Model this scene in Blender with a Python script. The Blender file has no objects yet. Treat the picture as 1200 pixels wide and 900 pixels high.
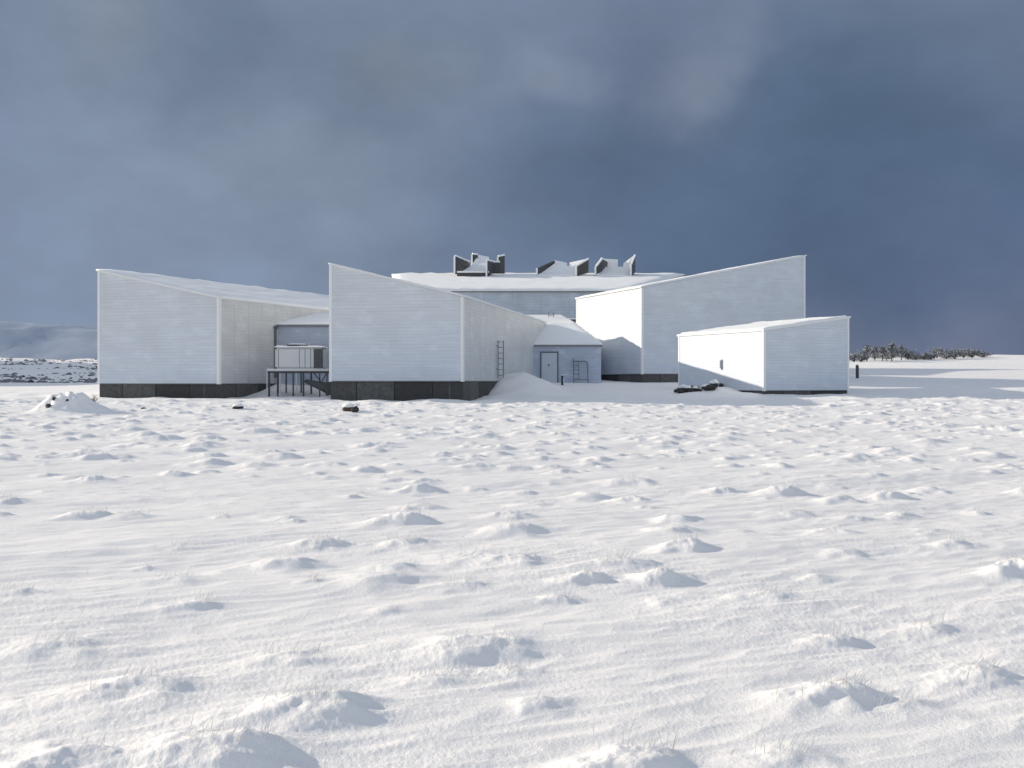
import bpy, bmesh, math, random
import numpy as np
from mathutils import Vector, Matrix

random.seed(7); RNG = np.random.RandomState(11)
SC = bpy.context.scene; COL = SC.collection
F = 1287.0      # focal length of the 1200 px wide photograph, in its pixels
EYE = 1.70      # eye height above the near field
HY = 447.0      # row of the true horizon
SUN_EL = math.radians(17.2)
SUN_B = 0.40    # direction to the sun is (-1, SUN_B) on the ground plane

def P(px, py, Y):
    return Vector(((px-600.0)*Y/F, Y, EYE+(HY-py)*Y/F))

# ------------------------------------------------------------------ noise
def _h(ix, iy, s):
    n = (ix.astype(np.int64)*374761393 + iy.astype(np.int64)*668265263 + s*974634777) & 0xffffffff
    n = ((n ^ (n >> 13))*1274126177) & 0xffffffff
    n = (n ^ (n >> 16)) & 0xffffffff
    return n.astype(np.float64)/4294967295.0*2*math.pi
def gn(x, y, s=0):
    x = np.asarray(x, float); y = np.asarray(y, float)
    x0 = np.floor(x); y0 = np.floor(y); fx = x-x0; fy = y-y0
    u = fx*fx*fx*(fx*(fx*6-15)+10); v = fy*fy*fy*(fy*(fy*6-15)+10)
    def d(ox, oy):
        a = _h(x0+ox, y0+oy, s); return np.cos(a)*(fx-ox)+np.sin(a)*(fy-oy)
    a = d(0, 0)*(1-u)+d(1, 0)*u; b = d(0, 1)*(1-u)+d(1, 1)*u
    return (a*(1-v)+b*v)*1.5
def fbm(x, y, o, s=0, g=0.5):
    t = 0; a = 1
    for k in range(o):
        t = t + a*gn(x*2**k, y*2**k, s+k*17); a *= g
    return t
def sstep(a, b, x):
    t = np.clip((x-a)/(b-a), 0, 1); return t*t*(3-2*t)

# ------------------------------------------------------------------ terrain
KY = [-4000, -60, 0, 10, 30, 50, 57, 64, 70, 77, 85, 90, 110, 200, 260, 500, 6000]
KZ = [-3, -1.8, -1.7, -1.62, -1.30, -.92, -.82, -.50, -.12, .05, .55, .85, 1.3, 4.3, 6.3, 3.0, -10]
def base(X, Y):
    z = np.interp(Y, KY, KZ)
    t = gn(X*.035+3, Y*.035+8, 5)*.5*sstep(85, 160, Y)
    # drift in front of the central link, and against its neighbours
    def blob(cx, cy, rx, ry, a, p=2.0):
        return a*np.exp(-(np.abs((X-cx)/rx)**p+np.abs((Y-cy)/ry)**p))
    t = t + blob(.45, 61.0, 2.0, 3.2, 1.0+.12*gn(X*.9, Y*.9, 14), 2.6) + blob(2.0, 66, 3.0, 3.0, .18)
    t = t + blob(-12.3, 61.0, 2.3, 3.4, .62, 2.5)
    t = t + blob(11.4, 60.2, 1.4, 2.2, .30, 2.2)
    t = t - blob(-5.5, 51.2, 5.0, 1.6, .05) - blob(-18, 55.5, 5, 1.6, .03)
    # low swell ridge right of the shed
    t = t + .18*np.exp(-((Y-62.5-(X-20)*.05)/1.6)**2)*sstep(19, 24, X)
    # left bank with stones
    t = t - sstep(-20, -34, X)*np.interp(Y, [60, 75, 95, 110, 150, 200, 260, 500], [0, .4, 1.15, 1.1, .9, .7, 2.6, 3])
    t = t + sstep(-28, -40, X)*sstep(92, 115, Y)*fbm(X*.11, Y*.11, 3, 8)*.5
    # added unseen hill left of the frame, there to shade the stony bank
    t = t + 46*np.exp(-(((X+158)/32)**2+((Y-155)/70)**2))
    t = t + .09*gn(X*.7, Y*.9, 9)*sstep(46, 51, Y)*(1-sstep(60, 66, Y))
    return z+t
WD = (0.92, 0.39)
def swell(X, Y):
    a = X*WD[0]+Y*WD[1]; b = -X*WD[1]+Y*WD[0]
    R = np.sqrt(X*X+Y*Y)
    z = gn(a*.13, b*.50, 21)*.070 + gn(a*.45+9, b*1.3, 22)*.026*(1-sstep(14, 30, R)*.5)
    k = 1-sstep(55, 75, R)*.6
    return z*k
def micro(X, Y):
    R = np.sqrt(X*X+Y*Y)
    a = X*WD[0]+Y*WD[1]; b = -X*WD[1]+Y*WD[0]
    w = np.clip(fbm(X*.35, Y*.35, 2, 91)*1.2+.55, .12, 1)
    z = gn(a*1.5, b*4.5, 31)*.011
    z = z + (1-np.abs(gn(a*2.2+4, b*5.5, 36))*2)*.006
    z = z + w*(gn(a*5, b*13, 32)*.0038*(1-sstep(25, 60, R)) + gn(X*22, Y*22, 33)*.0018*(1-sstep(12, 30, R))
          + gn(X*48, Y*48, 34)*.0014*(1-sstep(8, 16, R)))
    k = 1-sstep(58, 80, R)*.75
    return z*k
def groundpt(px, py):
    lo, hi = 3.0, 85.0
    for _ in range(50):
        m = (lo+hi)/2
        if (py-HY)*m/F < -float(base((px-600)*m/F, m)): lo = m   # ray still above ground
        else: hi = m
    Y = (lo+hi)/2
    return (px-600)*Y/F, Y

# hummocks of tussock grass under the snow: x, y, radius, height, ragged
HUM = []
for (px, py, w, h) in [(370,842,125,46),(165,812,130,34),(265,892,170,60),(985,822,105,52),(1150,794,92,34),(740,906,120,46),
        (565,764,110,34),(75,757,110,28),(75,905,150,52),(475,616,56,20),(380,640,46,14),(480,638,46,12),(495,576,34,17),(920,577,42,20),
        (1045,583,36,16),(805,648,50,20),(688,684,44,20),(778,683,50,26),(730,668,66,14),(982,748,52,18),(1192,672,60,30),(660,554,26,10),
        (740,567,52,10),(655,704,40,12),(515,800,80,16),(340,772,70,16),(110,606,46,14),(155,606,40,10),(305,508,30,10),(230,712,50,11),(205,684,60,8),
        (20,700,60,12),(1090,735,60,14),(1060,830,90,16),(900,700,60,10),(545,690,50,10),(1120,640,40,12),(850,575,36,12),(600,790,60,14),(930,900,100,20)]:
    X, Y = groundpt(px, py); HUM.append((X, Y, w*Y/F*.50, h*Y/F*(.42 if py > 730 else .52), .6, True))
n = 0
while n < 2700:
    Y = 3.0+56*math.sqrt(random.random()); X = random.uniform(-1, 1)*(.62*Y+3)
    if gn(X*.12, Y*.12, 77) < -.6: continue
    if any((X-h[0])**2+(Y-h[1])**2 < .5 for h in HUM[-500:]) and random.random() < .8: continue
    if math.hypot((X+9)/18, (Y-56)/5) < 1: continue
    if Y > 51 and X < 19: continue
    near = sstep(7, 20, Y)
    if Y < 20 and random.random() < .45: continue
    if any((X-h[0])**2+(Y-h[1])**2 < (h[2]+.35)**2 for h in HUM[:40]): continue
    s = random.random()**1.6
    r = .09+.25*s; HUM.append((X, Y, r, r*(random.uniform(.10, .26) if Y < 12 else random.uniform(.17, .34)), random.random(), False)); n += 1

# polar sheet, finest in the sector the lens looks at
th = np.concatenate([np.linspace(-180, -38, 40)[:-1], np.linspace(-38, 38, 1500), np.linspace(38, 180, 40)[1:-1]])
th = np.radians(th)
rr = [0.0+.5*i for i in range(1, 7)]
r = 3.3
while r < 56: rr.append(r); r *= 1.0031
while r < 110: rr.append(r); r *= 1.006
while r < 700: rr.append(r); r *= 1.02
while r < 7000: rr.append(r); r *= 1.12
rr = np.array(rr); NT, NR = len(th), len(rr)
Rg, Tg = np.meshgrid(rr, th, indexing='ij')
GX = Rg*np.sin(Tg); GY = Rg*np.cos(Tg)
GZ = base(GX, GY)+swell(GX, GY)
EX = np.zeros_like(GZ)
for (hx, hy, hr, hh, rag, big) in HUM:
    R0 = math.hypot(hx, hy); ext = hr*(3.4 if big else 2.8)
    i0 = np.searchsorted(rr, R0-ext); i1 = np.searchsorted(rr, R0+ext)
    t0 = math.atan2(hx, hy); da = ext/max(R0, .5)
    j0 = np.searchsorted(th, t0-da); j1 = np.searchsorted(th, t0+da)
    if i1 <= i0 or j1 <= j0: continue
    x = GX[i0:i1, j0:j1]-hx; y = GY[i0:i1, j0:j1]-hy
    wx = gn((x+hx)*1.1/hr, (y+hy)*1.1/hr, 41)*hr*.34; wy = gn((x+hx)*1.1/hr+7, (y+hy)*1.1/hr, 42)*hr*.34
    x = x+wx; y = y+wy
    a = x*WD[0]+y*WD[1]; b = -x*WD[1]+y*WD[0]
    aa = np.where(a < 0, a/(1.75 if big else 1.25), a/1.0)              # tail to windward-left
    d = np.sqrt((aa/1.05)**2+(b/.92)**2)/hr
    prof = np.exp(-(d**2.3)*1.25)
    rg = 1+rag*(.16*fbm(GX[i0:i1, j0:j1]*3.0/hr, GY[i0:i1, j0:j1]*3.0/hr, 2, 43)+.07*gn(GX[i0:i1, j0:j1]*13, GY[i0:i1, j0:j1]*13, 45)*min(1, hr*4))*np.clip(prof*1.6, 0, 1)
    m = hh*prof*rg
    EX[i0:i1, j0:j1] = np.maximum(EX[i0:i1, j0:j1], m)+.25*np.minimum(EX[i0:i1, j0:j1], m)
GZ = GZ+EX+micro(GX, GY)
# the big mound with stones at the left
def gauss_mound(cx, cy, rx, ry, h):
    global GZ
    GZ = GZ+h*np.exp(-(((GX-cx)/rx)**2+((GY-cy)/ry)**2)**1.1)*(1+.3*gn(GX*2.5, GY*2.5, 55)+.22*gn(GX*5, GY*5, 56)*.6+.04*gn(GX*14, GY*14, 57))
mx, my = groundpt(78, 484)
gauss_mound(mx-.1, my, .85, .9, .66); gauss_mound(mx+.75, my+.1, .8, .7, .22)
def ground_z(x, y):
    R = math.hypot(x, y); t = math.atan2(x, y)
    i = min(max(np.searchsorted(rr, R), 1), NR-1); j = min(max(np.searchsorted(th, t), 1), NT-1)
    fr = (R-rr[i-1])/(rr[i]-rr[i-1]); ft = (t-th[j-1])/(th[j]-th[j-1])
    z = (GZ[i-1, j-1]*(1-ft)+GZ[i-1, j]*ft)*(1-fr)+(GZ[i, j-1]*(1-ft)+GZ[i, j]*ft)*fr
    return float(z)+EYE

# ------------------------------------------------------------------ materials
def mat(name):
    m = bpy.data.materials.new(name); m.use_nodes = True
    nt = m.node_tree; b = nt.nodes['Principled BSDF']; return m, nt, b
def N(nt, t, **k):
    n = nt.nodes.new(t)
    for a, v in k.items(): setattr(n, a, v)
    return n
def L(nt, a, b): nt.links.new(a, b)
def mth(nt, op, a, b=None, c=None):
    n = nt.nodes.new('ShaderNodeMath'); n.operation = op
    for i, v in enumerate((a, b, c)):
        if v is None: continue
        if isinstance(v, (int, float)): n.inputs[i].default_value = v
        else: nt.links.new(v, n.inputs[i])
    return n.outputs[0]
def noise(nt, vec, scale, detail=4, rough=.55, dims='3D'):
    n = nt.nodes.new('ShaderNodeTexNoise'); n.inputs['Scale'].default_value = scale
    n.inputs['Detail'].default_value = detail; n.inputs['Roughness'].default_value = rough
    if vec is not None: nt.links.new(vec, n.inputs['Vector'])
    return n.outputs['Fac']
def mapping(nt, vec, s):
    n = nt.nodes.new('ShaderNodeMapping'); n.inputs['Scale'].default_value = s; nt.links.new(vec, n.inputs['Vector']); return n.outputs[0]
def ramp(nt, fac, stops):
    n = nt.nodes.new('ShaderNodeValToRGB'); e = n.color_ramp.elements
    while len(e) < len(stops): e.new(.5)
    for q, (p, c) in zip(e, stops): q.position = p; q.color = (*c, 1)
    nt.links.new(fac, n.inputs[0]); return n.outputs[0]
def mixc(nt, f, a, b, mode='MIX'):
    n = nt.nodes.new('ShaderNodeMix'); n.data_type = 'RGBA'; n.blend_type = mode
    for i, v in ((0, f), (6, a), (7, b)):
        if isinstance(v, (int, float)): n.inputs[i].default_value = v
        elif isinstance(v, tuple): n.inputs[i].default_value = (*v, 1)
        else: nt.links.new(v, n.inputs[i])
    return n.outputs[2]

def snow_mat(name, tint=(.935, .905, .89), bumpk=1.0):
    m, nt, b = mat(name); tc = N(nt, 'ShaderNodeTexCoord').outputs['Object']
    n1 = noise(nt, tc, .7, 4); n2 = noise(nt, tc, 34, 5, .65); n3 = noise(nt, tc, 120, 3, .6)
    c = mixc(nt, n1, tuple(v*.97 for v in tint), tuple(min(1, v*1.03) for v in tint))
    L(nt, c, b.inputs['Base Color']); b.inputs['Roughness'].default_value = .62
    b.inputs['Specular IOR Level'].default_value = .25
    s = mth(nt, 'ADD', mth(nt, 'MULTIPLY', n2, .7), mth(nt, 'MULTIPLY', n3, .3))
    bp = N(nt, 'ShaderNodeBump'); bp.inputs['Strength'].default_value = .55*bumpk; bp.inputs['Distance'].default_value = .016
    L(nt, s, bp.inputs['Height']); L(nt, bp.outputs[0], b.inputs['Normal'])
    return m
M_SNOW = snow_mat('snow')
M_RSNOW = snow_mat('roof_snow', (.93, .925, .92), .6)

def siding(name, col, groove=.16, seams=0.0, dirt=.10, vertical=False):
    m, nt, b = mat(name)
    uv = N(nt, 'ShaderNodeUVMap').outputs[0]; sp = N(nt, 'ShaderNodeSeparateXYZ'); L(nt, uv, sp.inputs[0])
    u, v = sp.outputs[0], sp.outputs[1]
    if vertical: u, v = v, u
    # board lap: saw-tooth with a dark shadow line at each joint
    wob = mth(nt, 'MULTIPLY', mth(nt, 'SUBTRACT', noise(nt, mapping(nt, uv, (.25, 1.2, 1)), 1, 2), .5), .035)
    fr = mth(nt, 'FRACT', mth(nt, 'DIVIDE', mth(nt, 'ADD', v, wob), groove))
    line = mth(nt, 'SMOOTH_MIN', mth(nt, 'MULTIPLY', fr, 5.0), 1.0, .3)
    row = mth(nt, 'FLOOR', mth(nt, 'DIVIDE', v, groove))
    cmb = N(nt, 'ShaderNodeCombineXYZ'); L(nt, mth(nt, 'FLOOR', mth(nt, 'MULTIPLY', u, .28)), cmb.inputs[0]); L(nt, row, cmb.inputs[1])
    wn = N(nt, 'ShaderNodeTexWhiteNoise'); wn.noise_dimensions = '3D'; L(nt, cmb.outputs[0], wn.inputs[0])
    frost = noise(nt, mapping(nt, uv, (.55, 6.0, 1)), 1.0, 6, .65)
    big = noise(nt, uv, .35, 4, .6)
    c = mixc(nt, sstepn(nt, v, 4.2, .2), col, (col[0]*.90, col[1]*.96, col[2]*1.05))
    c = mixc(nt, mth(nt, 'MULTIPLY', wn.outputs[0], .6), c, tuple(v_*.93 for v_ in col))
    c = mixc(nt, mth(nt, 'MULTIPLY', sstepn(nt, frost, .44, .66), .30), c, tuple(min(1, v_*1.22) for v_ in col))
    c = mixc(nt, mth(nt, 'MULTIPLY', sstepn(nt, big, .42, .75), dirt*2.2), c, tuple(v_*.72 for v_ in col))
    # dirty splash zone near the bottom
    low = mth(nt, 'SUBTRACT', 1, sstepn(nt, v, .0, 1.1))
    c = mixc(nt, mth(nt, 'MULTIPLY', mth(nt, 'MULTIPLY', low, noise(nt, uv, 2.2, 5)), .30), c, tuple(v_*.66 for v_ in col))
    rime = sstepn(nt, noise(nt, mapping(nt, uv, (1, 1.3, 1)), .8, 9, .68), .50, .64)
    c = mixc(nt, mth(nt, 'MULTIPLY', rime, .30), c, (.80, .85, .90))
    patch = sstepn(nt, noise(nt, mapping(nt, uv, (.45, 1.6, 1)), 1.0, 4, .6), .36, .62)
    c = mixc(nt, mth(nt, 'MULTIPLY', mth(nt, 'MULTIPLY', mth(nt, 'SUBTRACT', 1, line), .34), mth(nt, 'MULTIPLY_ADD', patch, .8, .2)), c, tuple(v_*.42 for v_ in col))
    if seams:
        fs = mth(nt, 'FRACT', mth(nt, 'DIVIDE', u, seams))
        sm = mth(nt, 'GREATER_THAN', .028/seams*1.4, fs)
        c = mixc(nt, mth(nt, 'MULTIPLY', sm, .38), c, tuple(v_*.5 for v_ in col))
    L(nt, c, b.inputs['Base Color']); b.inputs['Roughness'].default_value = .42
    b.inputs['Specular IOR Level'].default_value = .35
    hgt = mth(nt, 'ADD', mth(nt, 'MULTIPLY', fr, -.8), mth(nt, 'MULTIPLY', frost, .45))
    bp = N(nt, 'ShaderNodeBump'); bp.inputs['Strength'].default_value = .4; bp.inputs['Distance'].default_value = .016
    L(nt, hgt, bp.inputs['Height']); L(nt, bp.outputs[0], b.inputs['Normal'])
    return m
def sstepn(nt, x, a, b):
    n = nt.nodes.new('ShaderNodeMapRange'); n.interpolation_type = 'SMOOTHSTEP'
    nt.links.new(x, n.inputs[0]); n.inputs[1].default_value = a; n.inputs[2].default_value = b; return n.outputs[0]

M_SIDE = siding('white_siding', (.65, .68, .725))
M_SIDES = siding('white_siding_panelled', (.62, .615, .60), seams=1.18, dirt=.16)
M_LINK = siding('shade_tinted_siding', (.46, .515, .62), groove=.2, dirt=.2)  # enclosed shade of the link walls put into a darker, bluer siding colour
M_HALL = siding('pale_blue_siding', (.55, .60, .67), groove=.24, seams=2.4, dirt=.35)
def plain(name, col, rough=.5, metal=0, nscale=6, var=.2, bump=.15, dist=.01):
    m, nt, b = mat(name); tc = N(nt, 'ShaderNodeTexCoord').outputs['Object']
    n1 = noise(nt, tc, nscale, 6, .6)
    c = mixc(nt, n1, tuple(max(0, v*(1-var)) for v in col), tuple(min(1, v*(1+var)) for v in col))
    L(nt, c, b.inputs['Base Color']); b.inputs['Roughness'].default_value = rough; b.inputs['Metallic'].default_value = metal
    bp = N(nt, 'ShaderNodeBump'); bp.inputs['Strength'].default_value = bump; bp.inputs['Distance'].default_value = dist
    L(nt, noise(nt, tc, nscale*4, 5), bp.inputs['Height']); L(nt, bp.outputs[0], b.inputs['Normal'])
    return m
M_TRIM = plain('white_trim_paint', (.83, .83, .82), .45, 0, 3, .04)
M_FASC = plain('grey_fascia', (.22, .22, .23), .5, 0, 3, .15)
M_DARK = plain('dark_metal', (.05, .053, .06), .45, .3, 4, .3)
M_STEEL = plain('frosted_steel', (.12, .14, .17), .5, .5, 5, .3)
M_GALV = plain('galvanised_steel', (.55, .57, .6), .4, .4, 5, .12)
M_PANEL = plain('unit_panel', (.62, .63, .65), .45, .1, 2, .06)
M_GRILLE = plain('unit_grille', (.09, .085, .085), .6, .2, 9, .2)
M_DOOR = plain('door_paint', (.52, .57, .64), .5, 0, 2, .06)
M_STONE = plain('stone', (.045, .042, .042), .85, 0, 5, .45, .6, .03)
M_RUST = plain('rusty_stone', (.085, .05, .04), .85, 0, 6, .4, .6, .03)
M_MON = plain('monitor_cladding', (.065, .065, .068), .55, .2, 1.2, .35)
M_BARK = plain('bark', (.055, .048, .045), .9, 0, 8, .3)

# patched concrete plinth
def concrete():
    m, nt, b = mat('plinth_concrete'); uv = N(nt, 'ShaderNodeUVMap').outputs[0]
    sp = N(nt, 'ShaderNodeSeparateXYZ'); L(nt, uv, sp.inputs[0])
    wn = N(nt, 'ShaderNodeTexWhiteNoise'); wn.noise_dimensions = '1D'
    L(nt, mth(nt, 'FLOOR', mth(nt, 'DIVIDE', mth(nt, 'ADD', sp.outputs[0], .6), 1.9)), wn.inputs['W'])
    n1 = noise(nt, uv, 5, 7, .7); n2 = noise(nt, mapping(nt, uv, (3, .4, 1)), 1.5, 4)
    c = ramp(nt, n1, [(.3, (.07, .07, .07)), (.6, (.125, .124, .12)), (.8, (.2, .2, .2))])
    c = mixc(nt, mth(nt, 'MULTIPLY', mth(nt, 'POWER', wn.outputs[0], 2.0), .9), c, (.028, .027, .028))
    fs = mth(nt, 'FRACT', mth(nt, 'DIVIDE', mth(nt, 'ADD', sp.outputs[0], .6), 1.9))
    c = mixc(nt, mth(nt, 'MULTIPLY', mth(nt, 'LESS_THAN', fs, .025), .8), c, (.01, .01, .01))
    c = mixc(nt, mth(nt, 'MULTIPLY', sstepn(nt, n2, .58, .75), .5), c, (.2, .2, .21))
    L(nt, c, b.inputs['Base Color']); b.inputs['Roughness'].default_value = .9
    bp = N(nt, 'ShaderNodeBump'); bp.inputs['Strength'].default_value = .5; bp.inputs['Distance'].default_value = .03
    L(nt, n1, bp.inputs['Height']); L(nt, bp.outputs[0], b.inputs['Normal'])
    return m
M_CONC = concrete()

# ------------------------------------------------------------------ object helpers
def link(name, me, mats, parent=None):
    o = bpy.data.objects.new(name, me); COL.objects.link(o)
    for m in (mats if isinstance(mats, (list, tuple)) else [mats]): me.materials.append(m)
    if parent is not None:
        o.parent = parent
        o.matrix_parent_inverse = Matrix.Identity(4)
        root = parent; off = Vector((0, 0, 0))
        while root is not None: off += root.location; root = root.parent
        me.transform(Matrix.Translation(-off))
    return o
def thing(name, label, cat, loc, group=None):
    o = bpy.data.objects.new(name, None); COL.objects.link(o); o.location = loc; o.empty_display_size = .5
    o['label'] = label; o['category'] = cat
    if group: o['group'] = group
    return o
def tag(o, label, cat, group=None, kind=None):
    if label: o['label'] = label
    if cat: o['category'] = cat
    if group: o['group'] = group
    if kind: o['kind'] = kind
    return o
class MB:
    def __init__(s): s.bm = bmesh.new()
    def box(s, c, size, rz=0, rx=0, ry=0, bev=0):
        m = Matrix.Translation(c) @ Matrix.Rotation(rz, 4, 'Z') @ Matrix.Rotation(rx, 4, 'X') @ Matrix.Rotation(ry, 4, 'Y') @ Matrix.Diagonal((*size, 1))
        g = bmesh.ops.create_cube(s.bm, size=1, matrix=m)
        if bev: bmesh.ops.bevel(s.bm, geom=list({e for v in g['verts'] for e in v.link_edges}), offset=bev, segments=2, affect='EDGES')
        return s
    def tube(s, a, b, r, seg=8, r2=None):
        a = Vector(a); b = Vector(b); d = b-a
        m = Matrix.Translation((a+b)/2) @ d.to_track_quat('Z', 'Y').to_matrix().to_4x4()
        bmesh.ops.create_cone(s.bm, cap_ends=True, segments=seg, radius1=r, radius2=r if r2 is None else r2, depth=d.length, matrix=m); return s
    def bar(s, a, b, w, t=None):
        a = Vector(a); b = Vector(b); d = b-a
        m = Matrix.Translation((a+b)/2) @ d.to_track_quat('Z', 'Y').to_matrix().to_4x4() @ Matrix.Diagonal((w, t or w, d.length, 1))
        bmesh.ops.create_cube(s.bm, size=1, matrix=m); return s
    def plate(s, pts, off):
        """a flat panel given by its corners, thickened by the vector off"""
        off = Vector(off); n = len(pts)
        A = [s.bm.verts.new(p) for p in pts]; B = [s.bm.verts.new(Vector(p)+off) for p in pts]
        s.bm.faces.new(A); s.bm.faces.new(B[::-1])
        for i in range(n): s.bm.faces.new((A[i], B[i], B[(i+1) % n], A[(i+1) % n]))
        return s
    def build(s, name, m, parent=None, smooth=False):
        bmesh.ops.recalc_face_normals(s.bm, faces=s.bm.faces)
        me = bpy.data.meshes.new(name); s.bm.to_mesh(me); s.bm.free()
        if smooth:
            for p in me.polygons: p.use_smooth = True
        return link(name, me, m, parent)
def shell(name, ring_lo, ring_hi, mats, idx, parent):
    """walls between two rings of points, one sheet per side with its own metre UV"""
    me = bpy.data.meshes.new(name); vs = []; fs = []; uvs = []; u0 = 0
    n = len(ring_lo)
    for i in range(n):
        j = (i+1) % n; a, b, c, d = ring_lo[i], ring_lo[j], ring_hi[j], ring_hi[i]
        w = (Vector(b)-Vector(a)).length; k = len(vs)
        vs += [a, b, c, d]; fs.append((k, k+1, k+2, k+3))
        uvs += [(0, 0), (w, 0), (w, c[2]-b[2]), (0, d[2]-a[2])]
    me.from_pydata([tuple(v) for v in vs], [], fs)
    uvl = me.uv_layers.new(name='UVMap')
    for i, uv in enumerate(uvs): uvl.data[i].uv = uv
    o = link(name, me, mats, parent)
    for p, i in zip(me.polygons, idx): p.material_index = i
    return o
def snow_slab(name, c4, t, parent, m=None, res=(30, 30), amp=.35, seed=1, over=0.0, feather=.12):
    """rounded snow layer lying on the quad c4 (front-left, front-right, back-right, back-left)"""
    c = [Vector(p) for p in c4]; nx, ny = res; vs = []; fs = []
    for j in range(ny+1):
        for i in range(nx+1):
            u, v = i/nx, j/ny
            p = c[0].lerp(c[1], u).lerp(c[3].lerp(c[2], u), v)
            e = min(u, 1-u)*(c[1]-c[0]).length, min(v, 1-v)*(c[3]-c[0]).length
            ed = min(1.0, min(e)/feather+.35)
            k = t*ed*(1+amp*float(fbm(p.x*.9, p.y*.9, 3, seed)))
            vs.append(tuple(p+Vector((0, 0, k+.004))))
    nb = len(vs)
    for j in range(ny):
        for i in range(nx):
            a = j*(nx+1)+i; fs.append((a, a+1, a+nx+2, a+nx+1))
    rim = [i for i in range(nx+1)]+[j*(nx+1)+nx for j in range(1, ny+1)]+[ny*(nx+1)+i for i in range(nx-1, -1, -1)]+[j*(nx+1) for j in range(ny-1, 0, -1)]
    low = {}
    for q in rim:
        j, i = divmod(q, nx+1); p = c[0].lerp(c[1], i/nx).lerp(c[3].lerp(c[2], i/nx), j/ny)
        low[q] = len(vs); vs.append(tuple(p+Vector((0, 0, .004))))
    for a, b in zip(rim, rim[1:]+rim[:1]): fs.append((a, low[a], low[b], b))
    me = bpy.data.meshes.new(name); me.from_pydata(vs, [], fs)
    for p in me.polygons: p.use_smooth = True
    return link(name, me, m or M_RSNOW, parent)

def pavilion(name, label, cat, fl, fr, br, bl, zfl, zfr, zbr, zbl, zs, zf, mats=(M_SIDE, M_SIDES), idx=(0, 1, 0, 0), group=None, snow=.1, over=.10, trims=(0, 1, 2, 3), seed=1, roofm=None):
    """corner order front-left, front-right, back-right, back-left; z are heights above the eye, zs siding bottom, zf plinth bottom"""
    C4 = [fl, fr, br, bl]; Z = [zfl, zfr, zbr, zbl]
    cen = Vector((sum(c[0] for c in C4)/4, sum(c[1] for c in C4)/4))
    t = thing(name, label, cat, (cen.x, cen.y, EYE+zs), group)
    lo = [(c[0], c[1], EYE+zs) for c in C4]; hi = [(c[0], c[1], EYE+z) for c, z in zip(C4, Z)]
    shell('wall', lo, hi, list(mats), idx, t)
    # plinth, set back 6 cm
    def inset(c, d):
        v = Vector(c)-cen; return Vector(c)-v.normalized()*d
    a = [inset(c, .10) for c in C4]
    shell('plinth', [(v.x, v.y, EYE+zf) for v in a], [(v.x, v.y, EYE+zs+.02) for v in a], [M_CONC], (0, 0, 0, 0), t)
    # drip board closing the underside
    ring = [Vector((c[0], c[1], EYE+zs)) for c in C4]
    b = MB(); b.plate([p+Vector((0, 0, .004)) for p in ring], (0, 0, .03)); b.build('sill_board', M_FASC, t)
    # roof slab
    def outset(c, z, d):
        v = (Vector(c)-cen); k = v.normalized()*d; return Vector((c[0]+k.x, c[1]+k.y, EYE+z))
    q = [outset(c, z, over) for c, z in zip(C4, Z)]
    b = MB(); b.plate([p+Vector((0, 0, .003)) for p in q], (0, 0, .05)); rf = b.build('roof', roofm or M_TRIM, t)
    q2 = [p+Vector((0, 0, .053)) for p in q]
    snow_slab('snow_cover', q2, snow, rf, seed=seed)
    # white corner boards
    for i in trims:
        c = Vector(C4[i]); v = (c-cen).normalized(); n1 = Vector(C4[(i+1) % 4])-c; n2 = Vector(C4[(i-1) % 4])-c
        b = MB(); w = .13
        for nn, oth in ((n1.normalized(), n2.normalized()), (n2.normalized(), n1.normalized())):
            out = -oth*.018
            p0 = c+out; p1 = c+out+nn*w
            full = n1 if nn == n1.normalized() else n2
            zj = Z[(i+1) % 4] if nn == n1.normalized() else Z[(i-1) % 4]
            z0 = EYE+zs-.01; za = EYE+Z[i]-.004; zb = za+(zj-Z[i])*w/full.length
            b.plate([(p0.x, p0.y, z0), (p1.x, p1.y, z0), (p1.x, p1.y, zb), (p0.x, p0.y, za)], (oth.x*.014, oth.y*.014, 0))
        b.build('corner_board', M_TRIM, t)
    return t

# ------------------------------------------------------------------ the pavilions
tA = pavilion('gallery_pavilion', 'white clapboard pavilion in the middle, roof falling to the right, tall dark plinth', 'building',
    (-8.86, 53.3), (-2.3, 52.0), (2.35, 75.2), (-4.3, 76.5), 5.67, 4.0, 4.0, 5.67, 0.0, -1.5, group='white pavilions with single pitch roofs', snow=.07, seed=3)
tL = pavilion('gallery_pavilion', 'white clapboard pavilion farthest left with broad snowy roof sloping down to the right', 'building',
    (-21.35, 56.6), (-14.66, 55.0), (-5.7, 76.1), (-12.4, 78.6), 5.67, 4.15, 4.15, 5.9, -.13, -1.5, group='white pavilions with single pitch roofs', snow=.16, seed=5)
tR = pavilion('gallery_pavilion', 'tallest white pavilion, right of the doorway block, roof rising to the right', 'building',
    (8.5, 72.0), (20.4, 76.4), (16.7, 86.4), (4.8, 82.0), 6.15, 8.73, 8.73, 6.15, .48, -.9, mats=(M_SIDE, M_SIDE), group='white pavilions with single pitch roofs', snow=.08, seed=7)
tS = pavilion('storage_shed', 'low white shed at the far right with narrow dark slot in its sunlit side', 'building',
    (13.3, 58.0), (18.6, 60.6), (15.15, 67.6), (9.85, 65.0), 2.66, 3.5, 3.5, 2.66, -.5, -1.4, mats=(M_SIDE, M_SIDE), snow=.12, seed=9)
tH = pavilion('main_hall', 'long pale blue hall behind the pavilions under a wide snowy roof', 'building',
    (-9.6, 92.0), (9.65, 92.0), (17.9, 115), (-12.4, 115), 7.5, 7.5, 11.15, 11.15, .9, -.5, mats=(M_HALL, M_HALL), snow=.22, over=.3, trims=(), seed=11, roofm=M_FASC)

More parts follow.
